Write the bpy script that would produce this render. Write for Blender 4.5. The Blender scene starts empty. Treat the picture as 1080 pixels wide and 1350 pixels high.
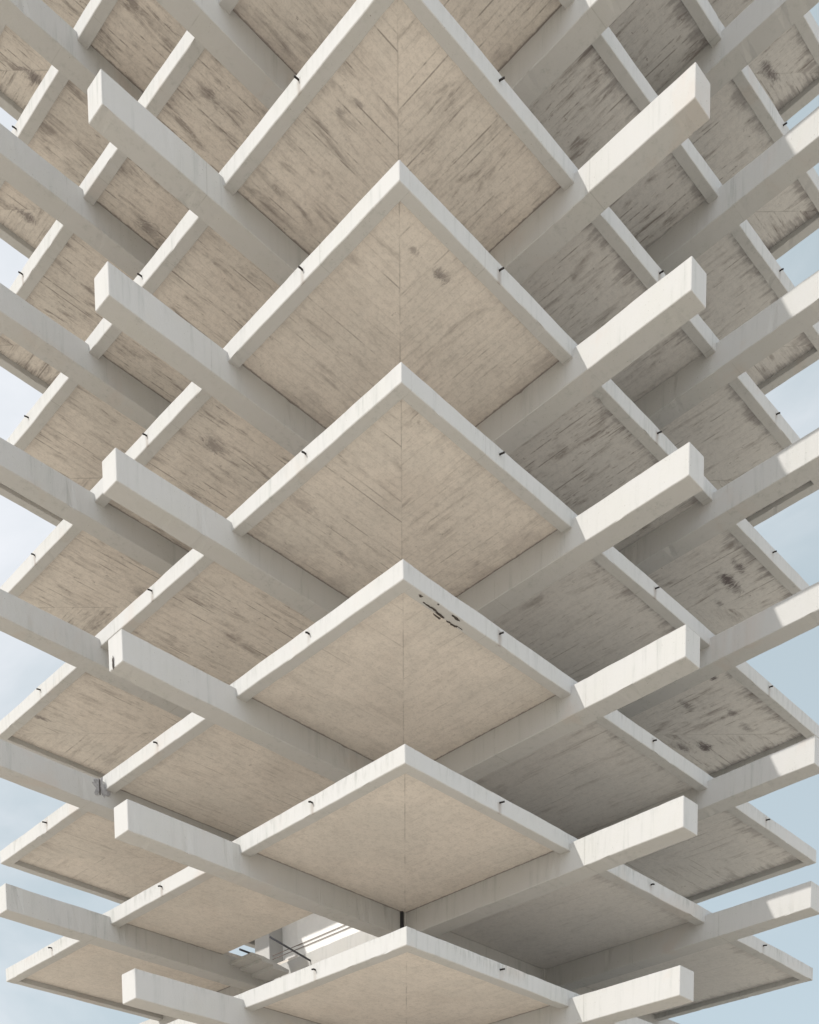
import bpy, bmesh, math, random
from mathutils import Vector, noise

random.seed(7)
D = bpy.data
S = bpy.context.scene
COL = S.collection

# ------------------------------------------------------------------ measures (metres)
H = 3.0                                   # storey height
A1, A2, A3 = 4.893, 10.0435, 15.474       # left facade (+y): beam, beam, end of the slab
B1, B2, B3 = 4.549, 9.513, 14.737         # right facade (+x)
EL, ER = 2.50, 2.69                       # how far the beams stick out past the slab edge
LIP_W, LIP_D = 0.246, 0.32                # edge beam
BEAM_T, BEAM_H, BEAM_W = 0.151, 0.555, 0.487
SOFFIT = -0.19                            # underside of the plate below the slab top
GROUND = -9.85
DZ = {2: -0.064, 3: -0.032, 4: -0.033, 5: -0.034}
LEVELS = list(range(-1, 10))
SUN_DIR = Vector((-1.97, 0.50, 1.0)).normalized()

# ------------------------------------------------------------------ materials
class N:
    """tiny helper for building node trees"""
    def __init__(s, tree):
        s.t = tree
    def new(s, kind, **kw):
        n = s.t.nodes.new(kind)
        for k, v in kw.items():
            setattr(n, k, v)
        return n
    def put(s, sock, v):
        if isinstance(v, bpy.types.NodeSocket):
            s.t.links.new(v, sock)
        elif v is not None:
            sock.default_value = v
    def m(s, op, a, b=None, c=None, clamp=False):
        n = s.new('ShaderNodeMath', operation=op)
        n.use_clamp = clamp
        s.put(n.inputs[0], a); s.put(n.inputs[1], b); s.put(n.inputs[2], c)
        return n.outputs[0]
    def vm(s, op, a, b=None):
        n = s.new('ShaderNodeVectorMath', operation=op)
        s.put(n.inputs[0], a); s.put(n.inputs[1], b)
        return n.outputs[1] if op in ('LENGTH', 'DISTANCE') else n.outputs[0]
    def noise(s, vec, scale, detail=4, rough=0.55, dist=0.0):
        n = s.new('ShaderNodeTexNoise')
        s.put(n.inputs['Vector'], vec)
        n.inputs['Scale'].default_value = scale
        n.inputs['Detail'].default_value = detail
        n.inputs['Roughness'].default_value = rough
        n.inputs['Distortion'].default_value = dist
        return n.outputs['Fac']
    def rng(s, v, a, b, c=0.0, d=1.0):
        n = s.new('ShaderNodeMapRange')
        n.interpolation_type = 'SMOOTHSTEP'
        s.put(n.inputs[0], v)
        for i, q in enumerate((a, b, c, d)):
            s.put(n.inputs[1 + i], q)
        return n.outputs[0]
    def mix(s, f, a, b, blend='MIX'):
        n = s.new('ShaderNodeMix', data_type='RGBA', blend_type=blend)
        s.put(n.inputs[0], f)
        for i, q in ((6, a), (7, b)):
            s.put(n.inputs[i], q if isinstance(q, bpy.types.NodeSocket) else (*q, 1.0))
        return n.outputs[2]
    def comb(s, x, y, z):
        n = s.new('ShaderNodeCombineXYZ')
        s.put(n.inputs[0], x); s.put(n.inputs[1], y); s.put(n.inputs[2], z)
        return n.outputs[0]

def material(name, rough=0.85, spec=0.2):
    m = D.materials.new(name)
    m.use_nodes = True
    b = m.node_tree.nodes['Principled BSDF']
    b.inputs['Roughness'].default_value = rough
    b.inputs['Specular IOR Level'].default_value = spec
    return m, N(m.node_tree), b

def finish(n, b, color, height=None, strength=0.3, dist=0.01):
    n.put(b.inputs['Base Color'], color)
    if height is not None:
        k = n.new('ShaderNodeBump')
        k.inputs['Strength'].default_value = strength
        k.inputs['Distance'].default_value = dist
        n.put(k.inputs['Height'], height)
        n.t.links.new(k.outputs[0], b.inputs['Normal'])

PAINT = (0.49, 0.483, 0.466)
SOFF = (0.725, 0.665, 0.595)

# dark damp stains with a place of their own on the soffits (level, x, y, rx, ry, strength)
STAINS = []

def mat_paint():
    m, n, b = material('weathered_white_paint')
    g = n.new('ShaderNodeNewGeometry')
    P = g.outputs['Position']
    run = n.noise(n.vm('MULTIPLY', P, (7.0, 7.0, 0.55)), 1.0, 5, 0.6)
    fine = n.noise(n.vm('MULTIPLY', P, (22.0, 22.0, 1.6)), 1.0, 3, 0.6)
    blot = n.noise(P, 1.3, 5, 0.6)
    pit = n.noise(P, 38.0, 2, 0.5)
    c = n.mix(n.m('MULTIPLY', n.rng(blot, 0.38, 0.72), 0.6), PAINT, (0.48, 0.475, 0.445))
    c = n.mix(n.m('MULTIPLY', n.m('MULTIPLY', n.rng(run, 0.46, 0.74), n.rng(fine, 0.3, 0.65)), n.m('MULTIPLY', n.rng(n.noise(n.vm('ADD', P, (2.0, 4.0, 1.0)), 0.9, 4, 0.6), 0.35, 0.65), 0.75)), c, (0.33, 0.34, 0.32))
    c = n.mix(n.m('MULTIPLY', n.rng(n.noise(P, 0.55, 4, 0.6, 0.6), 0.56, 0.7), 0.28), c, (0.48, 0.40, 0.34))
    c = n.mix(n.m('MULTIPLY', n.rng(pit, 0.68, 0.76), n.rng(blot, 0.4, 0.6)), c, (0.24, 0.22, 0.20))
    sp = n.new('ShaderNodeSeparateXYZ'); n.put(sp.inputs[0], P)
    x, y, z = sp.outputs
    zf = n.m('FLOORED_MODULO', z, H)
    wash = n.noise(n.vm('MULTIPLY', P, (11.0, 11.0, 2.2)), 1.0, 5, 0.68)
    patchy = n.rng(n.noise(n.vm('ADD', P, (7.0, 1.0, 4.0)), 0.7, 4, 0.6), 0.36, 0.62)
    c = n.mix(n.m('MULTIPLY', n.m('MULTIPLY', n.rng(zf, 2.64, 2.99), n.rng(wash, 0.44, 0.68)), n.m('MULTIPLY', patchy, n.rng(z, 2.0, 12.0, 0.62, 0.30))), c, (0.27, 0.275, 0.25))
    for ax, other, ts in ((y, x, (2.56, 7.82, 12.9)), (x, y, (2.44, 7.35, 12.15))):
        dd = None
        for t in ts:
            q = n.m('ABSOLUTE', n.m('SUBTRACT', ax, t))
            dd = q if dd is None else n.m('MINIMUM', dd, q)
        on = n.m('MULTIPLY', n.m('COMPARE', other, 0.0, 0.03), n.m('LESS_THAN', zf, 2.87))
        tail = n.m('MULTIPLY', n.m('SUBTRACT', 1.0, n.rng(n.m('ADD', dd, n.m('MULTIPLY', n.noise(P, 6.0, 3), 0.07)), 0.035, 0.12)), n.rng(n.noise(P, 0.9, 2), 0.35, 0.6))
        c = n.mix(n.m('MULTIPLY', n.m('MULTIPLY', on, tail), 0.55), c, (0.26, 0.215, 0.18))
    for ax in (x, y):
        fj = n.m('PINGPONG', n.m('ADD', ax, 0.37), 1.22)
        c = n.mix(n.m('MULTIPLY', n.m('SUBTRACT', 1.0, n.rng(fj, 0.004, 0.014)), n.m('MULTIPLY', n.rng(blot, 0.42, 0.6), 0.35)), c, (0.25, 0.24, 0.22))
    h = n.m('ADD', n.m('MULTIPLY', n.noise(P, 14.0, 4, 0.6), 0.6), n.m('MULTIPLY', pit, 0.4))
    finish(n, b, c, h, 0.35, 0.012)
    return m

def mat_soffit():
    m, n, b = material('board_marked_soffit', 0.9, 0.15)
    P = n.new('ShaderNodeNewGeometry').outputs['Position']
    sp = n.new('ShaderNodeSeparateXYZ'); n.put(sp.inputs[0], P)
    x, y, z = sp.outputs
    dx = n.m('MINIMUM', x, n.m('SUBTRACT', B3, x))
    dy = n.m('MINIMUM', y, n.m('SUBTRACT', A3, y))
    alongx = n.m('LESS_THAN', n.m('MULTIPLY', dx, A1 / B1), dy)     # boards run away from the nearest edge
    inv = n.m('SUBTRACT', 1.0, alongx)
    u = n.m('ADD', n.m('MULTIPLY', x, alongx), n.m('MULTIPLY', y, inv))
    v = n.m('ADD', n.m('MULTIPLY', y, alongx), n.m('MULTIPLY', x, inv))
    w = n.m('ADD', n.m('MULTIPLY', z, 3.7), n.m('MULTIPLY', alongx, 17.3))
    blot = n.noise(P, 0.45, 5, 0.6, 0.5)
    blot2 = n.noise(n.vm('ADD', P, (31.0, 7.0, 3.0)), 1.7, 6, 0.65)
    level = n.rng(z, 4.0, 11.0, 0.22, 1.15)
    outer = n.rng(n.m('MAXIMUM', n.m('SUBTRACT', x, B1), n.m('SUBTRACT', y, A1 + 0.3)), 0.0, 0.8, 0.0, 1.0)
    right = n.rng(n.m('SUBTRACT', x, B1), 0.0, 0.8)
    bay = n.new('ShaderNodeTexWhiteNoise', noise_dimensions='3D')
    n.put(bay.inputs['Vector'], n.comb(n.m('ADD', n.m('GREATER_THAN', x, B1), n.m('MULTIPLY', n.m('GREATER_THAN', x, B2), 1.0)),
                                       n.m('ADD', n.m('GREATER_THAN', y, A1), n.m('GREATER_THAN', y, A2)), n.m('FLOOR', n.m('DIVIDE', n.m('ADD', z, 1.0), H))))
    bayv = n.m('MULTIPLY_ADD', bay.outputs['Value'], 1.0, 0.75)
    amt = n.m('MULTIPLY', n.m('MULTIPLY', level, bayv), n.m('MULTIPLY_ADD', outer, 0.5, 0.75))
    # board widths: a tone per board and broken dark joints
    bv = n.m('ADD', n.m('DIVIDE', v, 0.19), n.m('MULTIPLY', n.noise(n.comb(u, 0.0, w), 0.4, 1), 0.25))
    cell = n.m('FLOOR', bv)
    wn = n.new('ShaderNodeTexWhiteNoise', noise_dimensions='2D')
    n.put(wn.inputs['Vector'], n.comb(cell, w, 0.0))
    tone = wn.outputs['Value']
    fr = n.m('SUBTRACT', bv, cell)
    joint = n.m('SUBTRACT', 1.0, n.rng(n.m('MINIMUM', fr, n.m('SUBTRACT', 1.0, fr)), 0.02, 0.10))
    wn2 = n.new('ShaderNodeTexWhiteNoise', noise_dimensions='2D')
    n.put(wn2.inputs['Vector'], n.comb(n.m('ROUND', bv), w, 5.0))
    jn = n.noise(n.comb(n.m('MULTIPLY', u, 1.1), n.m('MULTIPLY', n.m('ROUND', bv), 3.1), w), 1.0, 4, 0.7)
    jm = n.m('MULTIPLY', n.rng(n.m('ADD', jn, n.m('MULTIPLY', wn2.outputs['Value'], 0.22)), 0.66, 0.84), joint)
    # smudged streaks along the boards
    st = n.noise(n.comb(n.m('MULTIPLY', u, 0.8), n.m('MULTIPLY', v, 5.2), w), 1.0, 6, 0.68, 0.5)
    sm = n.m('MULTIPLY', n.rng(st, 0.46, 0.78), n.rng(blot2, 0.36, 0.62))
    st2 = n.noise(n.comb(n.m('MULTIPLY', u, 3.2), n.m('MULTIPLY', v, 19.0), w), 1.0, 4, 0.65, 0.3)
    sm2 = n.m('MULTIPLY', n.rng(st2, 0.57, 0.76), n.rng(blot, 0.38, 0.6))
    spots = n.rng(n.noise(n.vm('ADD', P, (3.0, 9.0, 0.0)), 4.6, 4, 0.7), 0.66, 0.76)
    c = n.mix(n.m('MULTIPLY', n.rng(blot, 0.35, 0.68), 0.55), SOFF, (0.575, 0.545, 0.495))
    c = n.mix(n.m('MULTIPLY', n.rng(n.noise(P, 0.8, 3, 0.5), 0.5, 0.72), 0.4), c, (0.60, 0.54, 0.48))
    c = n.mix(n.m('MULTIPLY', tone, 0.07), c, (0.45, 0.42, 0.38))
    grain = n.noise(n.vm('MULTIPLY', P, (1, 1, 0.3)), 9.0, 6, 0.75)
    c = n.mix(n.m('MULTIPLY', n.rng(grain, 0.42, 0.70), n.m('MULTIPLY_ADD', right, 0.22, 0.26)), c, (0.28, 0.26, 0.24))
    grit = n.noise(n.vm('ADD', P, (9.0, 3.0, 0.0)), 27.0, 4, 0.75)
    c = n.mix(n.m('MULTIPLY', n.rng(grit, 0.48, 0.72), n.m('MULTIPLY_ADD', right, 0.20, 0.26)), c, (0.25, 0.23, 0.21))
    c = n.mix(n.m('MULTIPLY', n.m('MULTIPLY', joint, n.rng(jn, 0.3, 0.6)), n.m('MULTIPLY', level, 0.14)), c, (0.28, 0.25, 0.23))
    # a broken dark line where the plate meets the beams
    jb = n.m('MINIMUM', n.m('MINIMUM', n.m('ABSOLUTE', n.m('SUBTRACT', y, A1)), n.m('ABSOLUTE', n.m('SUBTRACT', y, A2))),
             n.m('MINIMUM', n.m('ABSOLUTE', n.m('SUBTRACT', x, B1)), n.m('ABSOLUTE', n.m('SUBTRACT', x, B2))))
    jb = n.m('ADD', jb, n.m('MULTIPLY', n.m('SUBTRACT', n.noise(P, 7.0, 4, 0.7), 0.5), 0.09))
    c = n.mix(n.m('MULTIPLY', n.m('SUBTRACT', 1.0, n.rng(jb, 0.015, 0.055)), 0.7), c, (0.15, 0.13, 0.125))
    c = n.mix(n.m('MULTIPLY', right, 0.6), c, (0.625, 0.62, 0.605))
    jm, sm, sm2 = (n.m('MULTIPLY', q, amt, None, True) for q in (jm, sm, sm2))
    c = n.mix(n.m('MULTIPLY', jm, 0.62), c, (0.21, 0.185, 0.165))
    c = n.mix(n.m('MULTIPLY', sm, 0.75), c, (0.24, 0.21, 0.19))
    c = n.mix(n.m('MULTIPLY', sm2, 0.6), c, (0.26, 0.225, 0.20))
    c = n.mix(n.m('MULTIPLY', n.m('MULTIPLY', spots, amt, None, True), 0.7), c, (0.23, 0.20, 0.18))
    teeth = n.noise(n.comb(n.m('MULTIPLY', u, 0.9), n.m('MULTIPLY', v, 9.0), w), 1.0, 4, 0.6)
    edge = n.m('SUBTRACT', n.m('MINIMUM', dx, dy), LIP_W)
    reach = n.m('MULTIPLY', n.rng(n.m('MULTIPLY_ADD', blot2, 0.6, n.m('MULTIPLY', teeth, 0.6)), 0.42, 0.85), 0.75)
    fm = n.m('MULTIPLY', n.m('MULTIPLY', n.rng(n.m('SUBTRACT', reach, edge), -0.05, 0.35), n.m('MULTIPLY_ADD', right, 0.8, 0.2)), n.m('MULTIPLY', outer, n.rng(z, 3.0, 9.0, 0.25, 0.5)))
    # mildew plus painted-in corner shade along the inner beams, ragged, stronger on upper storeys
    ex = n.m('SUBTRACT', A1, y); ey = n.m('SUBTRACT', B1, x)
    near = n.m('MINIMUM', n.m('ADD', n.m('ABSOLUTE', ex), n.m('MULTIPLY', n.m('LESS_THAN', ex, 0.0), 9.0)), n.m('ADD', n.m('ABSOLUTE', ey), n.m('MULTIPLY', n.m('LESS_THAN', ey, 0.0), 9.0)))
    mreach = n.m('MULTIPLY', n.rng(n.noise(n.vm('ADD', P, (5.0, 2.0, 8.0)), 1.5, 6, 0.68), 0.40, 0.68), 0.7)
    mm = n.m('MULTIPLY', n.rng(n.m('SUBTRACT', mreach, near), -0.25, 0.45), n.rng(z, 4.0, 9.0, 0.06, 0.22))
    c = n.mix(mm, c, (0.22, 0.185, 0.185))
    c = n.mix(fm, c, (0.20, 0.175, 0.17))
    # mitre joint from the corner to the column
    crack = n.m('ABSOLUTE', n.m('SUBTRACT', n.m('MULTIPLY', dx, A1 / B1), dy))
    crack = n.m('ADD', crack, n.m('MULTIPLY', n.m('SUBTRACT', n.noise(P, 5.0, 3), 0.5), 0.02))
    cm = n.m('MULTIPLY', n.m('MULTIPLY', n.m('SUBTRACT', 1.0, n.rng(crack, 0.006, 0.026)), n.m('MAXIMUM', level, n.m('SUBTRACT', 1.0, outer))), n.rng(n.noise(P, 1.6, 3, 0.6), 0.35, 0.65))
    c = n.mix(n.m('MULTIPLY', cm, 0.42), c, (0.20, 0.18, 0.16))
    for (k, sx, sy, rx, ry, a) in STAINS:
        q = n.vm('MULTIPLY', n.vm('SUBTRACT', P, (sx, sy, k * H)), (1 / rx, 1 / ry, 0.8))
        d = n.m('ADD', n.vm('LENGTH', q), n.m('MULTIPLY', n.m('SUBTRACT', n.noise(n.comb(n.m('MULTIPLY', u, 3.0), n.m('MULTIPLY', v, 6.5), w), 1.0, 6, 0.78, 1.2), 0.5), 3.6))
        c = n.mix(n.m('MULTIPLY', n.m('SUBTRACT', 1.0, n.rng(d, 0.15, 1.25)), a), c, (0.13, 0.11, 0.11))
    h = n.m('SUBTRACT', n.m('ADD', n.m('MULTIPLY', n.noise(P, 11.0, 5, 0.65), 0.7), n.m('MULTIPLY', tone, 0.5)), n.m('MULTIPLY', joint, 0.3))
    finish(n, b, c, h, 0.30, 0.012)
    return m

def mat_plain(name, col, rough=0.6, metal=0.0, var=0.25, scale=9.0):
    m, n, b = material(name, rough, 0.3)
    b.inputs['Metallic'].default_value = metal
    P = n.new('ShaderNodeNewGeometry').outputs['Position']
    f = n.noise(P, scale, 4, 0.6)
    dark = tuple(q * (1 - var) for q in col)
    finish(n, b, n.mix(n.rng(f, 0.3, 0.7), col, dark), f, 0.2, 0.004)
    return m

def mat_ground():
    m, n, b = material('pale_sandy_paving', 0.9, 0.2)
    P = n.new('ShaderNodeNewGeometry').outputs['Position']
    br = n.new('ShaderNodeTexBrick')
    n.put(br.inputs['Vector'], P)
    br.offset = 0.0
    br.inputs['Scale'].default_value = 0.8
    br.inputs['Mortar Size'].default_value = 0.008
    br.inputs['Color1'].default_value = (0.77, 0.685, 0.575, 1)
    br.inputs['Color2'].default_value = (0.73, 0.65, 0.545, 1)
    br.inputs['Mortar'].default_value = (0.42, 0.36, 0.29, 1)
    c = n.mix(n.m('MULTIPLY', n.rng(n.noise(P, 0.3, 6, 0.6), 0.4, 0.7), 0.4), br.outputs['Color'], (0.66, 0.585, 0.49))
    finish(n, b, c, n.noise(P, 30.0, 3), 0.2, 0.005)
    return m

# ------------------------------------------------------------------ mesh helpers
def link(name, bm, mat, parent=None, smooth=False):
    bmesh.ops.recalc_face_normals(bm, faces=bm.faces)
    me = D.meshes.new(name)
    bm.to_mesh(me); bm.free()
    for p in me.polygons:
        p.use_smooth = smooth
    me.materials.append(mat)
    o = D.objects.new(name, me)
    COL.objects.link(o)
    o.parent = parent
    return o

def add_bar(bm, axis, a0, a1, lo, hi, seed, cham=0.012, step=0.13, wob=0.009):
    """a cast concrete member along x or y: chamfered section, edges that wander a few mm"""
    (u0, z0), (u1, z1) = lo, hi
    c = cham
    prof = [(u0 + c, z0), (u1 - c, z0), (u1, z0 + c), (u1, z1 - c), (u1 - c, z1), (u0 + c, z1), (u0, z1 - c), (u0, z0 + c)]
    corner = [0, 1, 1, 2, 2, 3, 3, 0]
    rnd = random.Random(seed)
    nseg = max(1, int(round((a1 - a0) / step)))
    rings = []
    ts = [a0 + (a1 - a0) * i / nseg for i in range(nseg + 1)]
    ts = [a0, a0 + c] + ts[1:-1] + [a1 - c, a1]
    for i, t in enumerate(ts):
        ring = []
        end = i in (0, len(ts) - 1)
        for j, (u, z) in enumerate(prof):
            k = corner[j]
            du = noise.noise(Vector((t * 0.9, k * 7.3, seed * 3.17))) * wob + noise.noise(Vector((t * 3.1, k * 5.1, seed * 1.7))) * wob * 0.5
            dz = noise.noise(Vector((t * 0.9, k * 9.1 + 40, seed * 2.3))) * wob + noise.noise(Vector((t * 3.3, k * 4.7 + 20, seed * 1.1))) * wob * 0.5
            uu, zz = u + du, z + dz
            if end:
                uu += (0.5 * (u0 + u1) - u) / (0.5 * (u1 - u0)) * c * 0.8
                zz += (0.5 * (z0 + z1) - z) / (0.5 * (z1 - z0)) * c * 0.8
            if not end and rnd.random() < 0.02:
                g = rnd.uniform(0.006, 0.026)
                uu += g * (1 if u < 0.5 * (u0 + u1) else -1); zz += g * (1 if z < 0.5 * (z0 + z1) else -1)
            ring.append(bm.verts.new((t, uu, zz) if axis == 'x' else (uu, t, zz)))
        rings.append(ring)
    for r, q in zip(rings, rings[1:]):
        for j in range(8):
            bm.faces.new((r[j], r[(j + 1) % 8], q[(j + 1) % 8], q[j]))
    bm.faces.new(rings[0]); bm.faces.new(rings[-1])

def bar(name, axis, a0, a1, lo, hi, mat, parent, seed, **kw):
    bm = bmesh.new()
    add_bar(bm, axis, a0, a1, lo, hi, seed, **kw)
    return link(name, bm, mat, parent)

def add_box(bm, lo, hi):
    v = [bm.verts.new((x, y, z)) for x in (lo[0], hi[0]) for y in (lo[1], hi[1]) for z in (lo[2], hi[2])]
    for f in ((0, 1, 3, 2), (4, 6, 7, 5), (0, 4, 5, 1), (2, 3, 7, 6), (0, 2, 6, 4), (1, 5, 7, 3)):
        bm.faces.new([v[i] for i in f])

def add_tube(bm, pts, r, seg=10):
    pts = [Vector(p) for p in pts]
    rings = []
    for i, p in enumerate(pts):
        d = (pts[min(i + 1, len(pts) - 1)] - pts[max(i - 1, 0)]).normalized()
        s = d.cross(Vector((0, 0, 1)))
        if s.length < 1e-3:
            s = Vector((1, 0, 0))
        s.normalize(); t = s.cross(d)
        rings.append([bm.verts.new(p + (s * math.cos(2 * math.pi * k / seg) + t * math.sin(2 * math.pi * k / seg)) * r) for k in range(seg)])
    for a, c in zip(rings, rings[1:]):
        for k in range(seg):
            bm.faces.new((a[k], a[(k + 1) % seg], c[(k + 1) % seg], c[k]))
    bm.faces.new(rings[0]); bm.faces.new(rings[-1])

def blob_patch(bm, center, ux, uy, nrm, ru, rv, th, seed, rough=0.45, n=26):
    """thin irregular flake lying on a surface"""
    c, ux, uy, nrm = Vector(center), Vector(ux), Vector(uy), Vector(nrm)
    top, bot = [], []
    for i in range(n):
        a = 2 * math.pi * i / n
        k = 1 + rough * noise.noise(Vector((math.cos(a) * 1.6, math.sin(a) * 1.6, seed))) + 0.5 * rough * noise.noise(Vector((math.cos(a) * 4, math.sin(a) * 4, seed + 9)))
        p = c + ux * (math.cos(a) * ru * k) + uy * (math.sin(a) * rv * k)
        bot.append(bm.verts.new(p - nrm * 0.004)); top.append(bm.verts.new(p + nrm * th))
    bm.faces.new(top); bm.faces.new(bot)
    for i in range(n):
        j = (i + 1) % n
        bm.faces.new((bot[i], bot[j], top[j], top[i]))

# ------------------------------------------------------------------ camera (fitted; lens shift as in an upright-corrected photo)
CAM = Vector((-14.8153, -15.7866, -8.2434))
FOC, PX, PY = 1532.3596, 634.7458, 2020.5129
yaw, pit, roll = math.radians(43.3929), math.radians(-6.6971), math.radians(-0.1514)
F = Vector((math.cos(pit) * math.cos(yaw), math.cos(pit) * math.sin(yaw), math.sin(pit)))
R0 = Vector((math.sin(yaw), -math.cos(yaw), 0)); U0 = R0.cross(F)
R = R0 * math.cos(roll) + U0 * math.sin(roll)
U = -R0 * math.sin(roll) + U0 * math.cos(roll)
cd = D.cameras.new('camera'); cam = D.objects.new('camera', cd); COL.objects.link(cam)
from mathutils import Matrix
M = Matrix((R, U, -F)).transposed().to_4x4(); M.translation = CAM
cam.matrix_world = M
cd.sensor_fit = 'VERTICAL'; cd.sensor_height = 24.0
cd.lens = FOC / 1350.0 * 24.0
cd.shift_x = (540.0 - PX) / 1350.0
cd.shift_y = (PY - 675.0) / 1350.0
cd.clip_start = 0.1; cd.clip_end = 5000
S.camera = cam

def hit(u, v, ax, val):
    """where the line of sight through a photo pixel meets a plane (used once, to read measures off the photo)"""
    d = F + R * ((u - PX) / FOC) - U * ((v - PY) / FOC)
    return CAM + d * ((val - CAM[ax]) / d[ax])

for (k, u, v, rx, ry, a) in ((4, 582, 362, .20, .14, .7), (4, 545, 330, .14, .09, .5), (4, 285, 588, .34, .22, .6),
                             (4, 962, 768, .55, .17, .95), (4, 975, 748, .30, .12, .85), (4, 948, 795, .16, .10, .6), (3, 930, 985, .34, .17, .95), (3, 940, 893, .16, .11, .95), (3, 905, 930, .30, .12, .6), (3, 965, 940, .22, .12, .6), (3, 985, 960, .3, .10, .5), (3, 900, 985, .3, .12, .7),
                             (4, 190, 785, .40, .16, .5), (2, 230, 985, .13, .09, .8), (2, 198, 1001, .08, .06, .8), (3, 55, 947, .22, .10, .7), (3, 187, 907, .30, .06, .6),
                             (5, 475, 137, .15, .09, .5), (5, 448, 148, .10, .08, .5), (6, 195, 300, .25, .18, .6),
                             (3, 400, 665, .40, .12, .35), (3, 455, 735, .34, .10, .4), (1, 1020, 1105, .09, .06, .8),
                             (6, 270, 125, .30, .14, .5), (8, 45, 102, .34, .14, .7), (7, 35, 285, .36, .14, .7), (8, 1015, 95, .36, .14, .8)):
    p = hit(u, v, 2, k * H + DZ.get(k, 0) + SOFFIT)
    STAINS.append((k, p.x, p.y, rx, ry, a))

PAINT_M = mat_paint()
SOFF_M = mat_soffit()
IRON = mat_plain('rusty_dark_iron', (0.035, 0.03, 0.028), 0.6, 0.3)
PEEL = mat_plain('black_exposed_backing', (0.075, 0.062, 0.055), 0.9, 0.0)
MORTAR = mat_plain('grey_repair_mortar', (0.38, 0.37, 0.37), 0.95, 0.0, 0.35, 16.0)
ROD = mat_plain('dark_grey_metal', (0.085, 0.085, 0.095), 0.5, 0.4)
WIRE = mat_plain('brown_cable_sheath', (0.19, 0.15, 0.13), 0.6)
BLOCKER = mat_plain('dark_blocker_panel', (0.03, 0.035, 0.04), 0.15, 0.0, 0.1)
WALL = mat_plain('white_wall_render', (0.80, 0.79, 0.76), 0.9, 0.0, 0.08, 2.0)

# ------------------------------------------------------------------ the tower
tower = D.objects.new('concrete_tower', None)
COL.objects.link(tower)
tower['label'] = 'white concrete tower corner of stacked overhanging slabs with crossing projecting beams, seen from below'
tower['category'] = 'building'

def slab_mesh(hole):
    """plate between the edge beams; one storey has an opening beside the wall"""
    xs = [LIP_W - 0.03, B3 - LIP_W + 0.03]
    ys = [LIP_W - 0.03, A3 - LIP_W + 0.03]
    bm = bmesh.new()
    z0, z1 = SOFFIT, -0.06
    if not hole:
        add_box(bm, (xs[0], ys[0], z0), (xs[1], ys[1], z1))
        return bm
    hx0, hx1, hy0, hy1 = hole
    gx = [xs[0], hx0, hx1, xs[1]]; gy = [ys[0], hy0, hy1, ys[1]]
    V = {}
    for i, x in enumerate(gx):
        for j, y in enumerate(gy):
            for q, z in enumerate((z0, z1)):
                V[i, j, q] = bm.verts.new((x, y, z))
    for i in range(3):
        for j in range(3):
            if (i, j) == (1, 1):
                continue
            for q in (0, 1):
                bm.faces.new((V[i, j, q], V[i + 1, j, q], V[i + 1, j + 1, q], V[i, j + 1, q]))
    for i in range(3):
        for j in (0, 3):
            bm.faces.new((V[i, j, 0], V[i + 1, j, 0], V[i + 1, j, 1], V[i, j, 1]))
            bm.faces.new((V[j, i, 0], V[j, i + 1, 0], V[j, i + 1, 1], V[j, i, 1]))
    for a, b_ in (((1, 1), (2, 1)), ((2, 1), (2, 2)), ((2, 2), (1, 2)), ((1, 2), (1, 1))):
        bm.faces.new((V[(*a, 0)], V[(*b_, 0)], V[(*b_, 1)], V[(*a, 1)]))
    return bm

HOLE = (3.08, 4.62, A1 + BEAM_W - 0.05, A2 + 0.05)
slabs = {}
for k in LEVELS:
    z = k * H + DZ.get(k, 0.0)
    sd = 100 + k * 13
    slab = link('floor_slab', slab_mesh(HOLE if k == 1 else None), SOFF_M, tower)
    slab.location = (0, 0, z)
    slabs[k] = slab
    zl, zt = -LIP_D, 0.0
    # edge beams: two outer faces run through the corner, the two far ones butt between them
    bar('edge_beam', 'y', 0.0, A3, (0.0, zl), (LIP_W, zt), PAINT_M, slab, sd + 1)
    bar('edge_beam', 'x', LIP_W - 0.012, B3, (0.0, zl + 0.0015), (LIP_W, zt - 0.0015), PAINT_M, slab, sd + 2)
    bar('edge_beam', 'x', LIP_W - 0.012, B3 + 0.002, (A3 - LIP_W, zl + 0.0015), (A3 - 0.002, zt - 0.0015), PAINT_M, slab, sd + 3)
    bar('edge_beam', 'y', LIP_W - 0.012, A3 - LIP_W + 0.012, (B3 - LIP_W, zl + 0.003), (B3 - 0.003, zt - 0.003), PAINT_M, slab, sd + 4)
    # beams that carry the plate and stick out past its edge
    zb, ztb = -BEAM_T - BEAM_H, -BEAM_T
    for i, yy in enumerate((A1, A2)):
        e = EL + random.uniform(-0.02, 0.02)
        bar('projecting_beam', 'x', -e, B3 + EL, (yy, zb), (yy + BEAM_W, ztb), PAINT_M, slab, sd + 5 + i)
    for i, xx in enumerate((B1, B2)):
        e = ER + random.uniform(-0.02, 0.02)
        bar('projecting_beam', 'y', -e, A3 + ER, (xx, zb - 0.003), (xx + BEAM_W, ztb - 0.003), PAINT_M, slab, sd + 8 + i)
    # drain spouts, one per bay
    for i, t in enumerate((2.56, 7.82, 12.9)):
        q = random.uniform(-0.035, 0.035)
        bm = bmesh.new()
        add_tube(bm, [(0.03, t, -0.125), (-0.05, t + q * 0.5, -0.128), (-0.10, t + q, -0.14 + q * 0.4)], 0.0165)
        link('drain_spout', bm, IRON, slab, True)
    for i, t in enumerate((2.44, 7.35, 12.15)):
        q = random.uniform(-0.035, 0.035)
        bm = bmesh.new()
        add_tube(bm, [(t, 0.03, -0.125), (t + q * 0.5, -0.05, -0.128), (t + q, -0.10, -0.14 + q * 0.4)], 0.0165)
        link('drain_spout', bm, IRON, slab, True)

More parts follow.
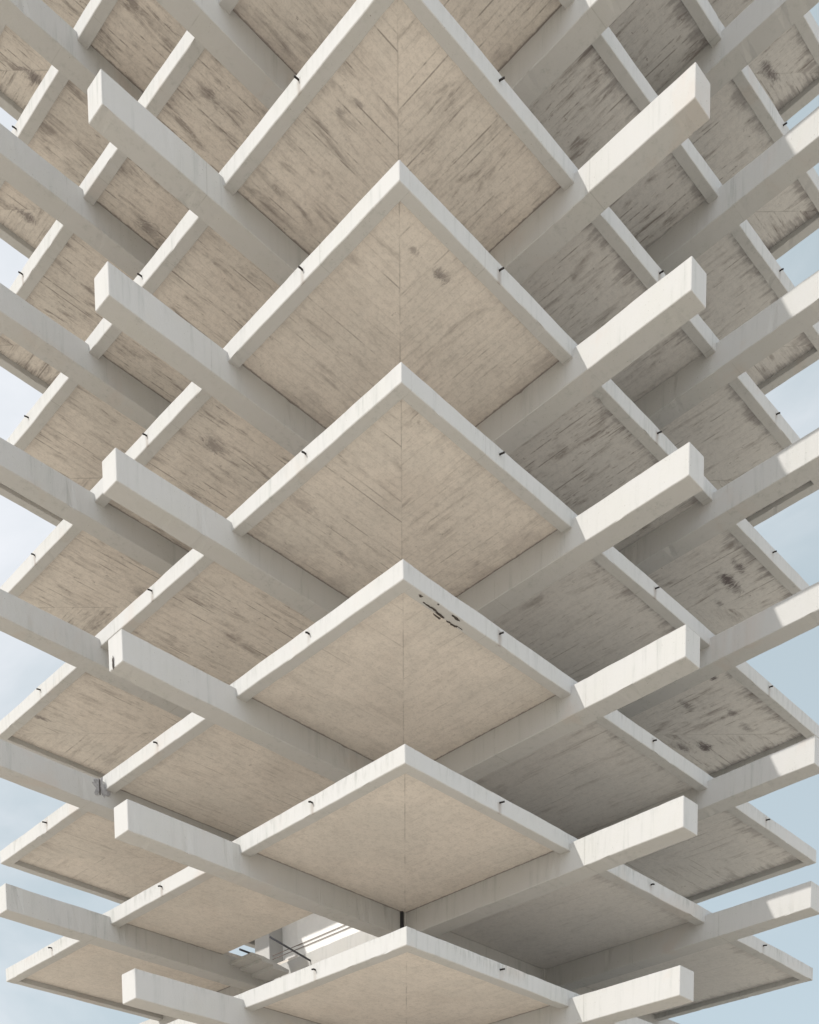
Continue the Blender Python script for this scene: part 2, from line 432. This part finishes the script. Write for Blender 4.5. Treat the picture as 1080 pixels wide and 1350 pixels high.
# columns where the beams cross
for (cx, cy) in ((B1, A1), (B1, A2), (B2, A1), (B2, A2)):
    bm = bmesh.new()
    p = 0.07
    add_box(bm, (cx - p, cy - p, GROUND - 0.1), (cx + BEAM_W + p, cy + BEAM_W + p, 9 * H - 0.03))
    bmesh.ops.bevel(bm, geom=[e for e in bm.edges if abs(e.verts[0].co.z - e.verts[1].co.z) > 1], offset=0.012, segments=1, affect='EDGES')
    link('column', bm, PAINT_M, tower)
bm = bmesh.new()
add_tube(bm, [(B1 - 0.12, A1 - 0.02, -1.0), (B1 - 0.12, A1 - 0.02, 2.86)], 0.04, 14)
link('downpipe', bm, ROD, tower, True)

# rendered walls of the core, storey by storey, set back on the beam line
for k in LEVELS[1:-1]:
    z0 = k * H + DZ.get(k, 0) - BEAM_T + 0.004
    z1 = (k + 1) * H + DZ.get(k + 1, 0) - BEAM_T - BEAM_H - 0.004
    bm = bmesh.new(); add_box(bm, (B1 + 0.06, A1 + BEAM_W + 0.074, z0), (B1 + 0.22, 8.96, z1)); link('wall_panel', bm, WALL, tower)
    bm = bmesh.new(); add_box(bm, (B1 + 0.36, 8.99, z0), (B1 + 0.47, A2 - 0.074, z1)); link('wall_panel', bm, WALL, tower)

# unseen dark panels added on the core's other three sides to block back light
for k in LEVELS[:-1]:
    z0 = k * H + DZ.get(k, 0) - BEAM_T + 0.006
    z1 = (k + 1) * H + DZ.get(k + 1, 0) - BEAM_T - BEAM_H - 0.006
    p = 0.074
    for lo, hi in (((B1 + BEAM_W + p, A1 + 0.2), (B2 - p, A1 + 0.26)), ((B1 + BEAM_W + p, A2 + 0.2), (B2 - p, A2 + 0.26)), ((B2 + 0.2, A1 + BEAM_W + p), (B2 + 0.26, A2 - p))):
        bm = bmesh.new(); add_box(bm, (*lo, z0), (*hi, z1)); link('core_blocker', bm, BLOCKER, tower)

# stepped underside of the stair flight beside the opening
bm = bmesh.new()
prof = [(3.30, 2.62), (3.60, 2.62), (3.60, 2.56), (3.95, 2.56), (3.95, 2.48), (4.44, 2.48), (4.44, 2.56), (4.02, 2.63), (3.66, 2.69), (3.30, 2.695)]
f0 = [bm.verts.new((x, 9.12, z)) for x, z in prof]; f1 = [bm.verts.new((x, A2 + 0.03, z)) for x, z in prof]
bm.faces.new(f0); bm.faces.new(f1)
for i in range(len(prof)):
    j = (i + 1) % len(prof)
    bm.faces.new((f0[i], f0[j], f1[j], f1[i]))
link('stair_flight', bm, PAINT_M, tower)

# flaked paint on the third storey's corner lip
bm = bmesh.new()
k = 2; zz = k * H + DZ[2] - LIP_D
for i, (u, v, ru, rv) in enumerate(((555, 786, .05, .03), (562, 797, .13, .022), (572, 804, .15, .026), (581, 812, .12, .03), (576, 813, .10, .025), (591, 821, .06, .03), (598, 825, .08, .035), (601, 815, .12, .03), (578, 797, .02, .02), (606, 828, .07, .012))):
    p = hit(u, v, 2, zz - 0.002)
    p.y = min(p.y, LIP_W - 0.02) if i != 4 else p.y
    blob_patch(bm, (p.x, p.y, zz - 0.001), (1, 0.02, 0), (0, 1, 0), (0, 0, -1), ru * 0.85, rv * 0.6, 0.004, i * 3.3, 1.0, 40)
o = link('flaked_paint', bm, PEEL, slabs[2])
o.matrix_parent_inverse = Matrix.Translation((0, 0, -(k * H + DZ[2])))
o['label'] = 'black flaked paint on the underside of the corner lip'

# repair mortar with a slot on the outer left beam of the third storey
k = 2
bm = bmesh.new()
p = hit(131, 1037, 1, A2)
blob_patch(bm, (p.x, A2 - 0.004, p.z), (1, 0, 0), (0, 0, 1), (0, -1, 0), 0.17, 0.22, 0.008, 4.0, 1.1, 40)
o = link('mortar_patch', bm, MORTAR, slabs[k])
o.matrix_parent_inverse = Matrix.Translation((0, 0, -(k * H + DZ[k])))
o['label'] = 'grey mortar repair patch with a dark slot'
bm = bmesh.new()
add_box(bm, (p.x - 0.008, A2 - 0.03, p.z - 0.18), (p.x + 0.010, A2 - 0.0135, p.z + 0.15))
o2 = link('slot', bm, PEEL, slabs[k])
o2.matrix_parent_inverse = Matrix.Translation((0, 0, -(k * H + DZ[k])))
# broken corner with a bar showing at the end of the inner left beam
bm = bmesh.new()
p = hit(149, 874, 0, -EL - 0.025)
blob_patch(bm, (-EL - 0.024, p.y, p.z), (0, 1, 0), (0, 0, 1), (-1, 0, 0), 0.028, 0.085, 0.005, 8.0, 1.0)
o3 = link('broken_corner', bm, PEEL, slabs[k])
o3.matrix_parent_inverse = Matrix.Translation((0, 0, -(k * H + DZ[k])))
o3['label'] = 'dark chipped corner at the beam end'

# ------------------------------------------------------------------ loose things seen through the opening
def tag(o, label, cat, group=None):
    o['label'] = label; o['category'] = cat
    if group:
        o['group'] = group
bm = bmesh.new()
add_tube(bm, [hit(355.5, 1235, 2, 2.97), hit(412, 1268, 0, 4.60)], 0.024, 10)
tag(link('metal_rod', bm, ROD, None, True), 'long dark metal rod braced across the opening between slab and white wall', 'rod')
bm = bmesh.new()
add_tube(bm, [hit(316, 1251.5, 2, 2.97), hit(332, 1257.5, 2, 2.97)], 0.026, 10)
tag(link('metal_rod', bm, ROD, None, True), 'short dark metal rod against the small patch of sky beside the stair underside', 'rod')
for (q0, q1, lab) in (((345, 1266.5), (462, 1216.5), 'upper of two thin brown cables stretched across the bright opening'),
                      ((350, 1269), (468, 1219.5), 'lower of two thin brown cables stretched across the bright opening')):
    bm = bmesh.new()
    a = hit(*q0, 0, 4.585); c = hit(*q1, 0, 4.585)
    a = a + (a - c) * 0.03; c = c + (c - a) * 0.25
    add_tube(bm, [a.lerp(c, t / 8) for t in range(9)], 0.009, 8)
    tag(link('cable', bm, WIRE, None, True), lab, 'cable', 'cables across the opening')

# ------------------------------------------------------------------ ground
bm = bmesh.new()
g = 1500.0
bm.faces.new([bm.verts.new(v) for v in ((-g, -g, GROUND), (g, -g, GROUND), (g, g, GROUND), (-g, g, GROUND))])
o = link('ground', bm, mat_ground()); o['kind'] = 'structure'

# ------------------------------------------------------------------ sky and sun
W = D.worlds.new('World'); S.world = W; W.use_nodes = True
n = N(W.node_tree)
bg = W.node_tree.nodes['Background']
el = math.asin(SUN_DIR.z); az = math.atan2(SUN_DIR.x, SUN_DIR.y)
sky = n.new('ShaderNodeTexSky', sky_type='NISHITA')
sky.sun_disc = False; sky.sun_elevation = el; sky.sun_rotation = az
sky.air_density = 1.0; sky.dust_density = 1.5; sky.ozone_density = 1.0
tc = n.new('ShaderNodeTexCoord').outputs['Generated']
stretch = n.vm('MULTIPLY', tc, (1.0, 1.0, 1.9))
cl = n.noise(n.vm('ADD', stretch, (3.2, 1.7, 0.4)), 2.3, 7, 0.55, 0.4)
cl2 = n.noise(n.vm('ADD', stretch, (0.3, 5.7, 0.4)), 1.0, 3, 0.5)
sp = n.new('ShaderNodeSeparateXYZ'); n.put(sp.inputs[0], tc)
lean = n.m('MULTIPLY', n.m('SUBTRACT', sp.outputs[1], sp.outputs[0]), 0.30)      # more cloud over the left half
dens = n.m('ADD', n.m('ADD', n.m('MULTIPLY', cl, 0.6), n.m('MULTIPLY', cl2, 0.4)), lean)
c = n.mix(0.80, sky.outputs[0], (2.42, 2.78, 2.84))
c = n.mix(n.m('MULTIPLY', n.rng(dens, 0.45, 0.66), 0.85), c, (4.1, 4.15, 4.35))
# unseen bright cloud bank added behind the viewer as fill for the shaded faces
back = n.m('ADD', n.m('MULTIPLY', sp.outputs[0], -0.35), n.m('MULTIPLY', sp.outputs[1], -0.90))
c = n.mix(n.m('MULTIPLY', n.rng(back, -0.1, 0.7), n.rng(cl, 0.25, 0.6, 0.45, 1.0)), c, (5.9, 6.3, 6.9))
n.put(bg.inputs['Color'], c)
bg.inputs['Strength'].default_value = 0.15

sl = D.lights.new('sun', 'SUN'); so = D.objects.new('sun', sl); COL.objects.link(so)
sl.energy = 2.0; sl.angle = math.radians(0.6); sl.color = (1.0, 0.965, 0.915)
so.rotation_euler = SUN_DIR.to_track_quat('Z', 'Y').to_euler()
so.location = (-30, 10, 40)

S.view_settings.view_transform = 'Standard'
S.view_settings.look = 'None'
S.view_settings.exposure = 0.64
S.view_settings.gamma = 1.0
S.cycles.max_bounces = 10
S.cycles.diffuse_bounces = 3
